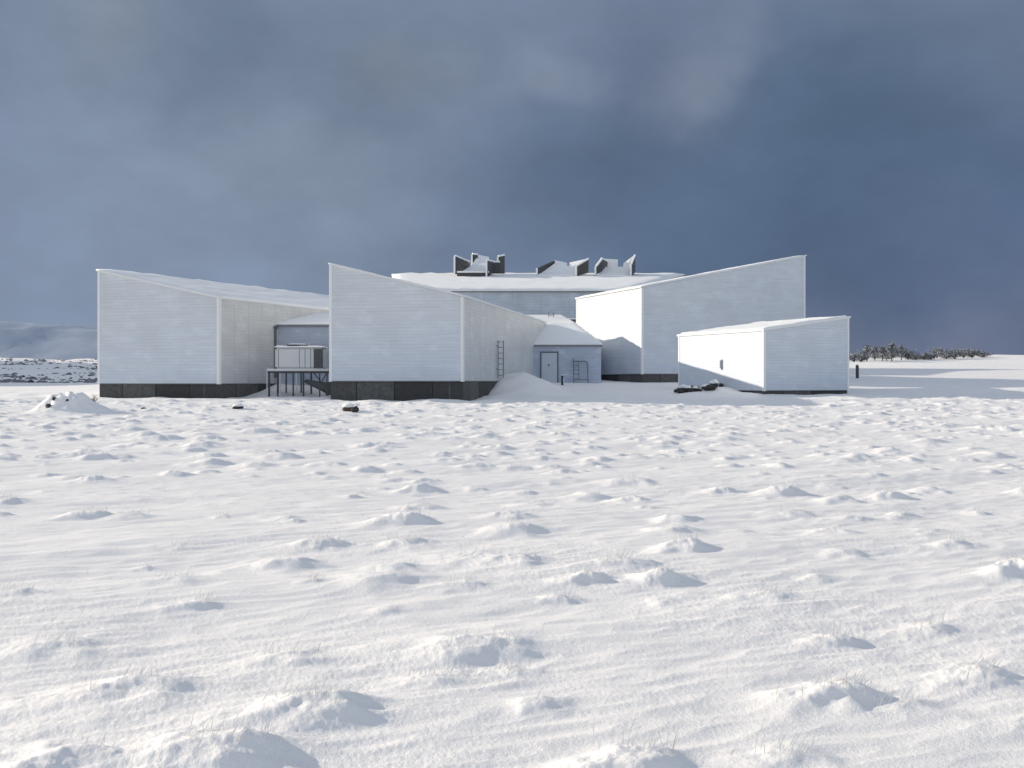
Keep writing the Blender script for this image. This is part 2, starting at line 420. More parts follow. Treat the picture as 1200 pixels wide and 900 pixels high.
tW = pavilion('added_shadow_wing', 'added unseen wing behind the middle pavilion, casting the diagonal shadow on the tallest pavilion', 'building',
    (-9.2, 79.2), (-3.6, 79.2), (-3.4, 88.6), (-9.6, 88.6), 5.6, 6.02, 6.5, 6.1, 0.2, -1, mats=(M_SIDE, M_SIDE), snow=.06, seed=13)  # unseen block added to throw the diagonal shadow onto the tall pavilion
# narrow slot light on the shed's sunlit side
def on_line(a, b, px):
    """point of wall a-b seen at column px"""
    k = (px-600)/F; t = (k*a[1]-a[0])/((b[0]-a[0])-k*(b[1]-a[1])); return (a[0]+(b[0]-a[0])*t, a[1]+(b[1]-a[1])*t)
p = on_line((13.3, 58), (9.85, 65), 845.5)
d = Vector((9.85-13.3, 7.0, 0)).normalized(); nrm = Vector((-d.y, d.x, 0))
zc = EYE+(HY-427)*p[1]/F
b = MB(); b.box((p[0]+nrm.x*.05, p[1]+nrm.y*.05, zc), (.12, .09, .55), math.atan2(d.y, d.x), bev=.01); s = b.build('slot_window', M_GALV, tS)
b = MB(); b.box((p[0]+nrm.x*.10, p[1]+nrm.y*.10, zc), (.06, .02, .44), math.atan2(d.y, d.x)); b.build('pane', M_FASC, s)

# ladder fixed to the middle pavilion's side wall
p = on_line((-2.3, 52), (2.35, 75.2), 582)
b = MB(); y0 = p[1]; x0 = p[0]+.08; z0 = EYE+(HY-443)*y0/F; z1 = EYE+(HY-399)*y0/F
for dx in (0, .28): b.bar((x0+dx, y0, z0), (x0+dx, y0+.02, z1), .045)
k = 0
while z0+.15+k*.3 < z1-.05:
    b.bar((x0, y0, z0+.15+k*.3), (x0+.28, y0, z0+.15+k*.3), .03); k += 1
for zz in (z0+.5, z1-.3): b.bar((x0-.1, y0+.01, zz), (x0, y0+.01, zz), .04)
b.build('ladder', M_STEEL, tA)

# ------------------------------------------------------------------ linking blocks
def hip_link(name, label, x0, x1, y0, y1, zs, ze, zr, rx0, rx1, ry, mats, seed, xl=None):
    t = thing(name, label, 'building', ((x0+x1)/2, (y0+y1)/2, EYE+zs))
    ring = [(x0, y0), (x1, y0), (x1, y1), (x0, y1)]
    shell('wall', [(a, c, EYE+zs-1.2) for a, c in ring], [(a, c, EYE+ze) for a, c in ring], [mats], (0, 0, 0, 0), t)
    o = .12; e = [(x0-o, y0-o, EYE+ze+.003), (x1+o, y0-o, EYE+ze+.003), (x1+o, y1+o, EYE+ze+.003), (x0-o, y1+o, EYE+ze+.003)]
    b = MB(); b.plate(e, (0, 0, .10)); rf = b.build('roof', M_FASC, t)
    # snowy hipped roof above the fascia
    bm = bmesh.new(); n = 24; g = {}
    for j in range(n+1):
        for i in range(n+1):
            x = x0-o+(x1-x0+2*o)*i/n; y = y0-o+(y1-y0+2*o)*j/n
            fy = (y-(y0-o))/(ry-(y0-o)) if y < ry else ((y1+o)-y)/((y1+o)-ry)
            fx = min((x-(x0-o))/max(rx0-(x0-o), .01), ((x1+o)-x)/max((x1+o)-rx1, .01), 1)
            f = max(0, min(fx, fy, 1))
            h = f*(zr-ze)
            ed = 1 if min(i, j, n-i, n-j) > 0 else .5
            g[i, j] = bm.verts.new((x, y, EYE+ze+.107+h+.09*ed*(1+.4*float(gn(x*.8, y*.8, seed)))))
    for j in range(n):
        for i in range(n): bm.faces.new((g[i, j], g[i+1, j], g[i+1, j+1], g[i, j+1]))
    rim = [g[i, 0] for i in range(n+1)]+[g[n, j] for j in range(1, n+1)]+[g[i, n] for i in range(n-1, -1, -1)]+[g[0, j] for j in range(n-1, 0, -1)]
    low = [bm.verts.new((v.co.x, v.co.y, EYE+ze+.105)) for v in rim]
    for i in range(len(rim)): bm.faces.new((rim[i], low[i], low[(i+1) % len(rim)], rim[(i+1) % len(rim)]))
    bmesh.ops.recalc_face_normals(bm, faces=bm.faces)
    me = bpy.data.meshes.new('snow_cover'); bm.to_mesh(me); bm.free()
    for p_ in me.polygons: p_.use_smooth = True
    link('snow_cover', me, M_RSNOW, rf)
    return t
LY = 70.5
tC = hip_link('entrance_link', 'low block with shade tinted siding and white door between the middle and right pavilions', 1.2, 5.72, LY, 80.5, .1, 2.25, 3.95, 2.2, 4.3, 76, M_LINK, 3)
# door with frame and peephole
def at(px, py, Y=LY): return P(px, py, Y)
b = MB(); a = at(634.5, 413.5); c = at(653, 446.5); w = c.x-a.x; h = a.z-c.z+.2; zc = a.z-h/2
b.box(((a.x+c.x)/2, LY-.03, zc), (w, .05, h), bev=.008); dr = b.build('door', M_DOOR, tC)
b = MB()
for xx in (a.x-.04, c.x+.04): b.box((xx, LY-.045, zc+.02), (.07, .085, h+.10))
b.box(((a.x+c.x)/2, LY-.048, a.z+.045), (w+.15, .09, .07)); b.build('frame', M_STEEL, dr)
b = MB(); q = at(643, 428); b.tube((q.x, LY-.09, q.z), (q.x, LY-.05, q.z), .06, 12); b.build('handle', M_STEEL, dr)
# steel ladder frame leaning by the door
tF = thing('ladder_rack', 'dark steel frame with rungs leaning on the wall right of the door', 'rack', at(680, 449, LY-.3))
b = MB(); X0, X1, X2 = at(672, 0).x, at(678, 0).x, at(688.5, 0).x
zt = at(0, 423.5).z; zb = at(0, 450).z
b.bar((X0, LY-.42, zb), (X0, LY-.12, zt+.15), .05); b.bar((X2, LY-.42, zb), (X2, LY-.14, zt-.12), .05)
b.bar((X0, LY-.13, zt), (X2-.12, LY-.13, zt), .05); b.bar((X2-.12, LY-.13, zt), (X2, LY-.15, zt-.12), .05)
b.bar((X0, LY-.38, zb+.28), (X2, LY-.38, zb+.28), .04)
b.build('rail', M_STEEL, tF)
for k in range(4):
    b = MB(); zz = zt-.28-k*.27; f = (zz-zb)/(zt-zb); b.bar((X0, LY-.42+.29*f, zz), (X1, LY-.42+.29*f, zz), .035); b.build('rung', M_STEEL, tF)
b = MB(); b.bar((X1, LY-.38, zb+.28), (X1, LY-.14, zt), .035); b.build('post', M_STEEL, tF)

# rear annex roof peeking over, with its little roof ladder
tN = thing('rear_annex', 'small snow covered annex roof peeking up behind the entrance block', 'building', (2.5, 83.5, EYE+.4))
zr_, ze_ = (HY-367)*83/F, (HY-381)*83/F
shell('wall', [(-2.5, 82.2, EYE-.4), (4.7, 82.2, EYE-.4), (4.7, 88.5, EYE-.4), (-2.5, 88.5, EYE-.4)],
      [(-2.5, 82.2, EYE+ze_), (4.7, 82.2, EYE+ze_), (4.7, 88.5, EYE+ze_), (-2.5, 88.5, EYE+ze_)], [M_LINK], (0, 0, 0, 0), tN)
b = MB(); b.plate([(-2.6, 82.1, EYE+ze_+.003), (4.8, 82.1, EYE+ze_+.003), (4.8, 88.6, EYE+ze_+.003), (-2.6, 88.6, EYE+ze_+.003)], (0, 0, .08)); rfN = b.build('roof', M_FASC, tN)
b = MB(); e0 = EYE+ze_+.086; r0 = EYE+zr_
pk = [Vector((-2.6, 82.1, e0)), Vector((4.85, 82.1, e0)), Vector((4.85, 88.6, e0)), Vector((-2.6, 88.6, e0)), Vector((-1.2, 85, r0)), Vector((3.75, 85, r0))]
vv = [b.bm.verts.new(q) for q in pk]
for f in ((0, 1, 5, 4), (1, 2, 5), (2, 3, 4, 5), (3, 0, 4), (3, 2, 1, 0)): b.bm.faces.new([vv[i] for i in f])
b.build('snow_cover', M_RSNOW, rfN)
b = MB(); ly = 84.2
for px in (642.8, 648.6): b.bar(P(px, 379, ly), P(px+.3, 366, ly), .045)
for py in (369.5, 373.5, 377): b.bar(P(642.8, py, ly), P(648.8, py, ly), .035)
b.build('roof_ladder', M_STEEL, tN)
# little vent box against the bright pavilion
tV = thing('roof_vent', 'small dark vent box with snow cap beside the tall pavilion', 'vent', P(671.5, 380, 84.5))
b = MB(); q = P(670.5, 377.6, 84.5); b.box(q, (.55, .5, .42)); b.build('housing', M_MON, tV)
b = MB(); b.box((q.x, q.y, q.z+.25), (.66, .6, .1), bev=.03); b.build('snow_cap', M_RSNOW, tV)
b = MB(); b.box((q.x, q.y, (q.z-.2+EYE+3.6)/2), (.45, .4, max(.1, q.z-.2-EYE-3.6))); b.build('curb', M_LINK, tV)

tC2 = hip_link('connecting_link', 'low block with shade tinted siding and a rounded snowy roof between the left and middle pavilions', -12.75, -6.6, 59.6, 67, -.2, 2.98, 3.72, -11.2, -7.3, 62.6, M_LINK, 6)
# downpipe where the connecting link meets the left pavilion
b = MB(); q = P(323, 390, 59.3); b.tube((q.x, q.y, EYE+.2), (q.x, q.y, EYE+2.9), .06, 10)
b.box((q.x+.02, q.y-.02, EYE+2.93), (.2, .18, .16), bev=.02); b.build('downpipe', M_STEEL, tC2)
b = MB(); b.tube((q.x-.32, q.y-.3, EYE+.75), (q.x-.22, q.y-.2, EYE+2.05), .1, 10, .05); b.build('ice_column', M_RSNOW, tC2, True)

# ------------------------------------------------------------------ rooftop light monitors
def far(a): return (a[0], a[1]+.6, 108.5+(a[2]-96)*1.5)   # on the upper part of the hall roof
def monitor(label, plates, snows, base_px, thick=.30):
    t = thing('roof_monitor', label, 'roof light', P(*far(base_px)), 'roof monitors along the hall ridge')
    for pts in plates:
        q = [P(*far(a)) for a in pts]
        nrm = (q[1]-q[0]).cross(q[-1]-q[0]).normalized()
        if nrm.y < 0: nrm = -nrm
        b = MB(); b.plate(q, nrm*.12); pn = b.build('panel', M_MON, t)
        # white flashing cap on top; snow-white bar paints the sunlit left edge
        zs = sorted(q, key=lambda v: -v.z)[:2]; xs = sorted(q, key=lambda v: v.x)[:2]
        b = MB(); up = Vector((0, 0, .05))
        b.bar(zs[0]+nrm*.06+up, zs[1]+nrm*.06+up, .16, .16)
        b.build('flashing', M_RSNOW, pn)
        if (xs[0]-xs[1]).length > .5:
            b = MB(); b.bar(xs[0]+nrm*.05-Vector((.07, .06, 0)), xs[1]+nrm*.05-Vector((.07, .06, 0)), .17, .17)
            b.build('painted_sunlit_edge', M_RSNOW, pn)
    for pts in snows:
        q = [P(*far(a)) for a in pts]; b = MB(); b.plate(q, (0, .10, -.45)); b.build('snow_ramp', M_RSNOW, t)
    return t
def rectp(x0, x1, y0t, y1t, y0b, y1b, Ya, Yb): return [(x0, y0b, Ya), (x1, y1b, Yb), (x1, y1t, Yb), (x0, y0t, Ya)]
monitor('leftmost roof monitor, dark open box with a snow filled ramp between two raised ends',
    [rectp(534, 550.5, 299.5, 306.5, 321, 315, 96.0, 98.8), rectp(535.5, 573, 318.6, 318.6, 323, 323, 95.9, 95.9),
     rectp(554, 560, 297.2, 298, 314, 314, 99.2, 99.4), rectp(571.5, 578, 304.6, 306, 323.5, 319.5, 95.8, 98.0), rectp(577, 586, 306.6, 306.6, 320, 320, 98.1, 98.2),
     rectp(584.5, 591.5, 300, 298.6, 320, 320, 98.6, 99.0)],
    [[(538, 319.2, 96.1), (571, 319.2, 96.1), (571, 311, 98.4), (552, 311, 98.4)], [(552, 311, 98.3), (571, 311, 98.3), (573, 300.5, 99.8), (560.5, 298, 99.8)]], (562, 322, 97))
monitor('middle roof monitor, two dark slanted cheeks either side of a heap of snow',
    [rectp(630.5, 650.5, 313.5, 304.6, 321, 312.5, 96.2, 98.6), rectp(676.5, 689.8, 311, 303.2, 323, 319, 96.2, 97.8)],
    [[(632, 321, 96.4), (676, 322, 96.4), (677, 313, 98.2), (650, 308, 98.2)], [(650, 311, 98.1), (664, 313, 98.1), (664.5, 307.4, 99), (651.5, 304.4, 99)],
     [(666, 314, 98.1), (677, 314, 98.1), (689, 302.4, 99), (667.5, 307, 99)]], (660, 322, 97))
monitor('rightmost roof monitor, snow packed between a curved dark cheek and a tall pointed right end',
    [rectp(699, 706, 312, 303, 321, 317, 96.2, 97.2), rectp(705.5, 712, 302.6, 306, 317, 314, 97.3, 99.0), rectp(740.5, 744.6, 309, 299, 323, 318.5, 96.3, 98.2)],
    [[(701, 321, 96.4), (741, 322, 96.4), (741, 312, 98.4), (706, 312, 98.4)], [(711, 314, 98.9), (724, 314, 98.9), (724, 303.4, 99.1), (708, 302.6, 99.1)],
     [(730, 316, 98.6), (743, 318, 98.6), (743.3, 298.4, 98.9), (730.5, 308, 98.9)]], (722, 322, 97))

# ------------------------------------------------------------------ ventilation unit on its platform
PY = 56.2
gzp = lambda x, y: ground_z(x, y)
x0 = P(314.5, 0, PY).x; x1 = -9.35; zd = EYE+(HY-433)*PY/F
tP = thing('steel_platform', 'frosted steel platform on thin legs in the gap between two pavilions', 'platform', ((x0+x1)/2, PY, zd-1.2))
b = MB(); b.box(((x0+x1)/2, PY+.55, zd-.05), (x1-x0, 1.7, .07)); b.build('deck', M_GALV, tP)
for yy in (PY-.26, PY+1.36): b = MB(); b.box(((x0+x1)/2, yy, zd-.13), (x1-x0-.04, .06, .1)); b.build('beam', M_DARK, tP)
b = MB(); b.box(((x0+x1)/2, PY+.55, zd+.01), (x1-x0+.04, 1.74, .04), bev=.015); b.build('snow_layer', M_RSNOW, tP)
for px, r_ in ((316.5, .07), (326.5, .05), (344.5, .05), (356.5, .06), (375.5, .04)):
    for yy in (PY-.2, PY+1.3):
        X = P(px, 0, PY).x + (.12 if yy > PY else 0)
        b = MB(); b.bar((X, yy, gzp(X, yy)-.4), (X, yy, zd-.09), r_*1.3); b.build('leg', M_DARK, tP)
for px in (313.8, 348.0, 329):
    X = P(px, 0, PY).x; b = MB(); b.tube((X+.02, PY-.26, gzp(X, PY)-.3), (X+.02, PY-.26, zd-.05), .03, 8); b.build('drain_pipe', M_GALV, tP)
b = MB(); b.bar(P(367, 436, PY-.2), P(376, 447, PY-.2), .05); b.bar(P(383, 437, PY-.2), P(377, 447, PY-.2), .05); b.build('brace', M_DARK, tP)
tU = thing('air_handling_unit', 'boxy pale grey ventilation unit with dark grille end and flat round fan on top', 'machine', ((x0+x1)/2, PY+.4, zd))
ux0, ux1 = P(322.5, 0, PY).x, P(379.5, 0, PY).x; zt = EYE+(HY-407.5)*PY/F
b = MB(); b.box(((ux0+ux1)/2, PY+.55, (zd+zt)/2+.02), (ux1-ux0, 1.35, zt-zd-.02), bev=.09); b.build('casing', M_PANEL, tU)
gx0, gx1 = P(368.3, 0, PY).x, P(378.8, 0, PY).x
b = MB(); b.box(((gx0+gx1)/2, PY-.14, (zd+zt)/2), (gx1-gx0, .06, zt-zd-.14)); g_ = b.build('grille', M_GRILLE, tU)
b = MB()
for k in range(9): b.box(((gx0+gx1)/2, PY-.178, zd+.12+k*(zt-zd-.24)/8), (gx1-gx0-.04, .02, .03))
b.build('louvre', M_STEEL, g_)
for px in (327, 351.5, 358, 364.5):
    X = P(px, 0, PY).x; b = MB(); b.box((X, PY-.128, (zd+zt)/2), (.022, .02, zt-zd-.14)); b.build('panel_joint', M_STEEL, tU)
b = MB(); fx = P(346, 0, PY).x; b.tube((fx, PY+.5, zt+.01), (fx, PY+.5, zt+.17), .52, 24); fn = b.build('fan_housing', M_DARK, tU)
b = MB(); b.tube((fx, PY+.5, zt+.173), (fx, PY+.5, zt+.22), .48, 24, .4); b.build('snow_cap', M_RSNOW, fn)
snow_slab('snow_cap', [(ux0-.02, PY-.15, zt+.012), (ux1+.02, PY-.15, zt+.012), (ux1+.02, PY+1.25, zt+.012), (ux0-.02, PY+1.25, zt+.012)], .09, tU, seed=4, res=(16, 10))

# pipe / buttress leaving the middle pavilion's plinth at the left
tB = thing('culvert_pipe', 'dark pipe sticking out of the plinth beside the steel platform', 'pipe', (-9.6, 55, EYE-.1))
b = MB(); b.tube((-10.45, 55.6, EYE+.02), (-9.3, 55.0, EYE-.32), .10, 10, .27); b.tube((-9.3, 55.0, EYE-.32), (-8.55, 54.6, EYE-.36), .27, 10, .29); b.build('pipe', M_DARK, tB)
b = MB(); b.box((-8.98, 54.62, EYE-.36), (.5, .5, .66)); b.build('collar', M_CONC, tB)

# ------------------------------------------------------------------ posts
def post(label, px, py_top, py_bot, Y, w):
    X = (px-600)*Y/F; zb = ground_z(X, Y); zt = EYE+(HY-py_top)*Y/F
    t = thing('marker_post', label, 'post', (X, Y, zb), 'short marker posts in the snow')
    b = MB(); b.box((X, Y, (zb+zt)/2-.1), (w, w*1.2, zt-zb+.2), bev=.015); b.build('post', M_DARK, t)
    b = MB(); b.box((X+w*.72, Y+.02, (zb+zt)/2-.16), (w*.42, w*1.25, zt-zb+.02), bev=.03); b.box((X, Y, zt+.02), (w*1.05, w*1.25, .07), bev=.025); b.build('rime', M_RSNOW, t)
post('short black post standing in front of the entrance block', 658.8, 440, 453, 65.5, .13)
post('short black post out in the shaded snow right of the shed', 1004.5, 428, 439, 80, .17)

# ------------------------------------------------------------------ stones
def rock(name, label, x, y, s, flat=.7, m=M_STONE, cap=True, seed=0, group=None, sink=.25, cat='stone'):
    rnd = random.Random(seed); z = ground_z(x, y)
    t = thing(name, label, cat, (x, y, z), group)
    bm = bmesh.new(); bmesh.ops.create_icosphere(bm, subdivisions=3, radius=1)
    for v in bm.verts:
        c = v.co; k = 1+.35*float(gn(c.x*1.3+seed, c.y*1.3+c.z*1.7, seed))+.15*float(gn(c.x*3+seed, c.y*3+c.z*3, seed+3))
        c *= k; c.z *= flat
        c.x = round(c.x*3.2)/3.2*.35+c.x*.65
    me = bpy.data.meshes.new('stone'); bm.to_mesh(me)
    me.transform(Matrix.Rotation(rnd.uniform(0, 6), 4, 'Z') @ Matrix.Diagonal((s*1.2, s*.9, s, 1))); me.transform(Matrix.Translation((x, y, z+s*flat*(1-2*sink))))
    link('rock_body', me, m, t)
    if cap:
        fs = [f for f in bm.faces if f.calc_center_median().z < .22*flat]
        bmesh.ops.delete(bm, geom=fs, context='FACES')
        r = bmesh.ops.extrude_face_region(bm, geom=bm.faces[:]); up = [v for v in r['geom'] if isinstance(v, bmesh.types.BMVert)]
        for v in up: v.co *= 1.10; v.co.z += .10
        me = bpy.data.meshes.new('snow_cap'); bm.to_mesh(me)
        rnd2 = random.Random(seed)
        me.transform(Matrix.Rotation(rnd2.uniform(0, 6), 4, 'Z') @ Matrix.Diagonal((s*1.22, s*.92, s, 1))); me.transform(Matrix.Translation((x, y, z+s*flat*(1-2*sink))))
        for p_ in me.polygons: p_.use_smooth = True
        link('snow_cap', me, M_RSNOW, t)
    bm.free(); return t
def rk(px, py, w, label, **k):
    X, Y = groundpt(px, py); return rock('stone', label, X, Y, w*Y/F*.5, **k)
rk(408, 483, 15, 'rust brown stone with snow cap in front of the middle pavilion', m=M_RUST, seed=3, flat=.72)
rk(416, 484, 8, 'black pointed stone touching the rust brown one', seed=5, flat=1.0, cap=False, sink=.15)
rk(279, 480, 12, 'dark stone half buried in front of the left pavilion', seed=8, flat=.55)
rk(169, 481, 8, 'tiny dark stone in front of the left pavilion near its left end', seed=9, flat=.6, cap=False)
def mrk(px, py, w, label, seed, Y):
    X = (px-600)*Y/F; return rock('stone', label, X, Y, w*Y/F*.5, seed=seed, cap=False, flat=.9)
mrk(57, 483, 6, 'largest black stone low on the snow heap at the left', 12, my-.85)
mrk(63, 476, 4.5, 'small black stone high on the snow heap at the left', 13, my-.5)
mrk(79, 479, 3, 'tiny black stone on the right flank of the snow heap', 14, my-.6)
for i, (px, py, w, Y) in enumerate([(27, 443, 5, 118), (36, 448, 6, 92)]):
    X = (px-600)*Y/F; rock('stone', ['dark boulder higher up the stony bank at the left edge', 'dark boulder at the foot of the stony bank at the left edge'][i], X, Y, w*Y/F*.5, seed=20+i, cap=False, flat=.9)
# rubble in front of the shed
for i, (px, w, fl, Y, lab) in enumerate([(793, 6, .5, 60.6, 'leftmost small stone of the rubble by the shed'), (800, 11, .6, 60.5, 'long sloping slab at the left end of the rubble by the shed'),
        (797, 7, .8, 59.9, 'round black stone below the sloping slab in the rubble'), (806, 8, .8, 60.1, 'dark stone second from left at the front of the rubble'),
        (813, 12, .35, 60.7, 'flat dark slab on top in the middle of the rubble'), (815, 8, .55, 60.0, 'snow topped stone in the middle front of the rubble'),
        (827, 10, .45, 60.0, 'snow topped slab right of the middle of the rubble'), (832, 14, .3, 59.4, 'long low slab along the front right of the rubble'),
        (837, 9, .9, 60.2, 'blocky upright stone at the right of the rubble'), (845, 5, .9, 61.0, 'small round stone set apart at the right end of the rubble')]):
    X = (px-600)*Y/F; rock('stone', lab, X, Y, w*Y/F*.48, flat=min(1.1, fl+.25), seed=40+i, cap=(i in (1, 3, 5, 6, 8)), sink=.05, group=None)

rb = random.Random(9)
for i in range(9):
    Y = rb.uniform(59.6, 61); X = (rb.uniform(795, 846)-600)*Y/F
    rock('stone', 'small broken dark stone lying loose in the rubble by the shed', X, Y, rb.uniform(.07, .14), flat=rb.uniform(.5, 1), seed=70+i, cap=False, sink=.1, group='small loose stones in the rubble')
# scattered stones on the left bank: uncountable specks
def stones_stuff():
    vs = []; fs = []; ico = bmesh.new(); bmesh.ops.create_icosphere(ico, subdivisions=1, radius=1)
    iv = [v.co.copy() for v in ico.verts]; fi = [[v.index for v in f.verts] for f in ico.faces]; ico.free()
    for k in range(3200):
        Y = 96+110*random.random()**1.3; X = random.uniform(-.56, -.30)*Y
        if gn(X*.08, Y*.05, 61) < -.25: continue
        s = random.uniform(.025, .075)*(1+Y/200)*random.choice((.6, .8, 1, 2.1)); z = ground_z(X, Y); b0 = len(vs)
        sx, sy, sz = s*random.uniform(.9, 2.2), s, s*random.uniform(.35, .8)
        for v in iv: vs.append((X+v.x*sx, Y+v.y*sy, z+v.z*sz+.05))
        fs += [[b0+i for i in f] for f in fi]
    me = bpy.data.meshes.new('scattered_stones'); me.from_pydata(vs, [], fs)
    o = link('scattered_stones', me, plain('bank_stone', (.17, .18, .21), .9)); tag(o, 'dark stones poking through the snow on the bank at the left', 'stones', kind='stuff')
stones_stuff()

# ------------------------------------------------------------------ ground, hill
def grid_mesh(name, X, Y, Z, wrap):
    nr, nt = X.shape; co = np.stack([X, Y, Z], -1).reshape(-1, 3)
    me = bpy.data.meshes.new(name); idx = np.arange(nr*nt).reshape(nr, nt)
    a = idx[:-1, :-1]; b_ = idx[:-1, 1:]; c = idx[1:, 1:]; d = idx[1:, :-1]
    q = np.stack([a, b_, c, d], -1).reshape(-1, 4)
    if wrap:
        q = np.concatenate([q, np.stack([idx[:-1, -1], idx[:-1, 0], idx[1:, 0], idx[1:, -1]], -1)])
    q = q[:, ::-1]
    me.vertices.add(len(co)); me.vertices.foreach_set('co', co.astype(np.float32).ravel())
    me.loops.add(q.size); me.loops.foreach_set('vertex_index', q.astype(np.int32).ravel())
    me.polygons.add(len(q)); me.polygons.foreach_set('loop_start', np.arange(0, q.size, 4, dtype=np.int32))
    me.polygons.foreach_set('loop_total', np.full(len(q), 4, np.int32))
    me.polygons.foreach_set('use_smooth', np.ones(len(q), bool))
    me.update(calc_edges=True); return me
me = grid_mesh('snowy_ground', GX, GY, GZ+EYE, True)
bmx = None
g = link('snowy_ground', me, M_SNOW); g['kind'] = 'structure'
# far snowy hill at the left, blue with distance
hx = np.linspace(-2600, 500, 260); hy = np.linspace(1100, 2300, 60)
HX, HYY = np.meshgrid(hx, hy)
prof = np.interp(HX, [-2600, -900, -700, -620, -560, -500, -300, 100, 500], [90, 104, 88, 84, 76, 74, 60, 8, -30])
rise = sstep(1100, 1460, HYY)*(1-sstep(1700, 2300, HYY)*.6)
HZ = -10+rise*(prof*1.0+4)+fbm(HX*.006, HYY*.006, 5, 81)*7*rise+fbm(HX*.03, HYY*.03, 3, 85)*3*rise
me = grid_mesh('far_hill', HX, HYY, HZ, False)
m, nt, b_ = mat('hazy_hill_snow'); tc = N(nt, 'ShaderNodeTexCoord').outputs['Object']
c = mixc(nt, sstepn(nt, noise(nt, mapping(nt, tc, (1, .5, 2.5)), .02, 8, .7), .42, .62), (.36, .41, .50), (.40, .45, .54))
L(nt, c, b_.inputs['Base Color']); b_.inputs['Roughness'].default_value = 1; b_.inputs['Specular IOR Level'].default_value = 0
hl = link('hill', me, m); hl['kind'] = 'structure'

# ------------------------------------------------------------------ frosted grass on the hummocks
def grass():
    V = []; Fc = []
    rnd = random.Random(4)
    def blade(x, y, z, ln, w, lean, az):
        n = 4; p = Vector((x, y, z)); d = Vector((math.cos(az)*math.sin(lean), math.sin(az)*math.sin(lean), math.cos(lean)))
        side = Vector((math.sin(az+1.2), -math.cos(az+1.2), 0)); sx = Vector((1, 0, 0))*.7+side*.3
        k0 = len(V)
        for i in range(n+1):
            f = i/n; ww = w*(1-f)**.6+.0004
            V.append(tuple(p-sx*ww)); V.append(tuple(p+sx*ww))
            p = p+d*(ln/n); d = (d+Vector((math.cos(az)*.10, math.sin(az)*.10, -.10*f))).normalized()
        for i in range(n): a = k0+2*i; Fc.append((a, a+1, a+3, a+2))
    for (hx, hy, hr, hh, rag, big) in HUM:
        if hy > 32: continue
        if big: nb = int(45*min(1, hr/.25)*(1.9 if (hy < 5.6 and hx < -1) or (abs(hx-1.65) < .3 and hy < 7) else 1)) if rnd.random() < .85 else 12
        else: nb = rnd.choice((0, 0, 4, 10, 18)) if hy < 14 else rnd.choice((0, 0, 0, 6, 12))
        cx, cy = hx+rnd.uniform(-.3, .3)*hr, hy+rnd.uniform(-.2, .5)*hr
        for _ in range(nb):
            x = cx+rnd.gauss(0, .45)*hr; y = cy+rnd.gauss(0, .35)*hr; z = ground_z(x, y)
            blade(x, y, z-.01, rnd.uniform(.03, .13)*(1.2 if rnd.random() < .1 else .8), rnd.uniform(.0010, .0023)*(1+hy*.03), abs(rnd.gauss(.45, .3)), rnd.gauss(.3, .8))
    # stray single stems
    for _ in range(260):
        y = rnd.uniform(4, 18); x = rnd.uniform(-.6, .6)*y
        blade(x, y, ground_z(x, y)-.01, rnd.uniform(.03, .12), .0013, abs(rnd.gauss(.35, .3)), rnd.gauss(.3, .8))
    me = bpy.data.meshes.new('frosted_grass'); me.from_pydata(V, [], Fc)
    m, nt, b = mat('frosted_straw'); tc = N(nt, 'ShaderNodeTexCoord').outputs['Object']
    c = mixc(nt, sstepn(nt, noise(nt, tc, 9, 3), .30, .52), (.74, .66, .54), (.92, .90, .86)); L(nt, c, b.inputs['Base Color'])
    b.inputs['Roughness'].default_value = .7
    o = link('frosted_grass', me, m); tag(o, 'frosted straw coloured grass blades poking through the snow', 'grass', kind='stuff')
grass()

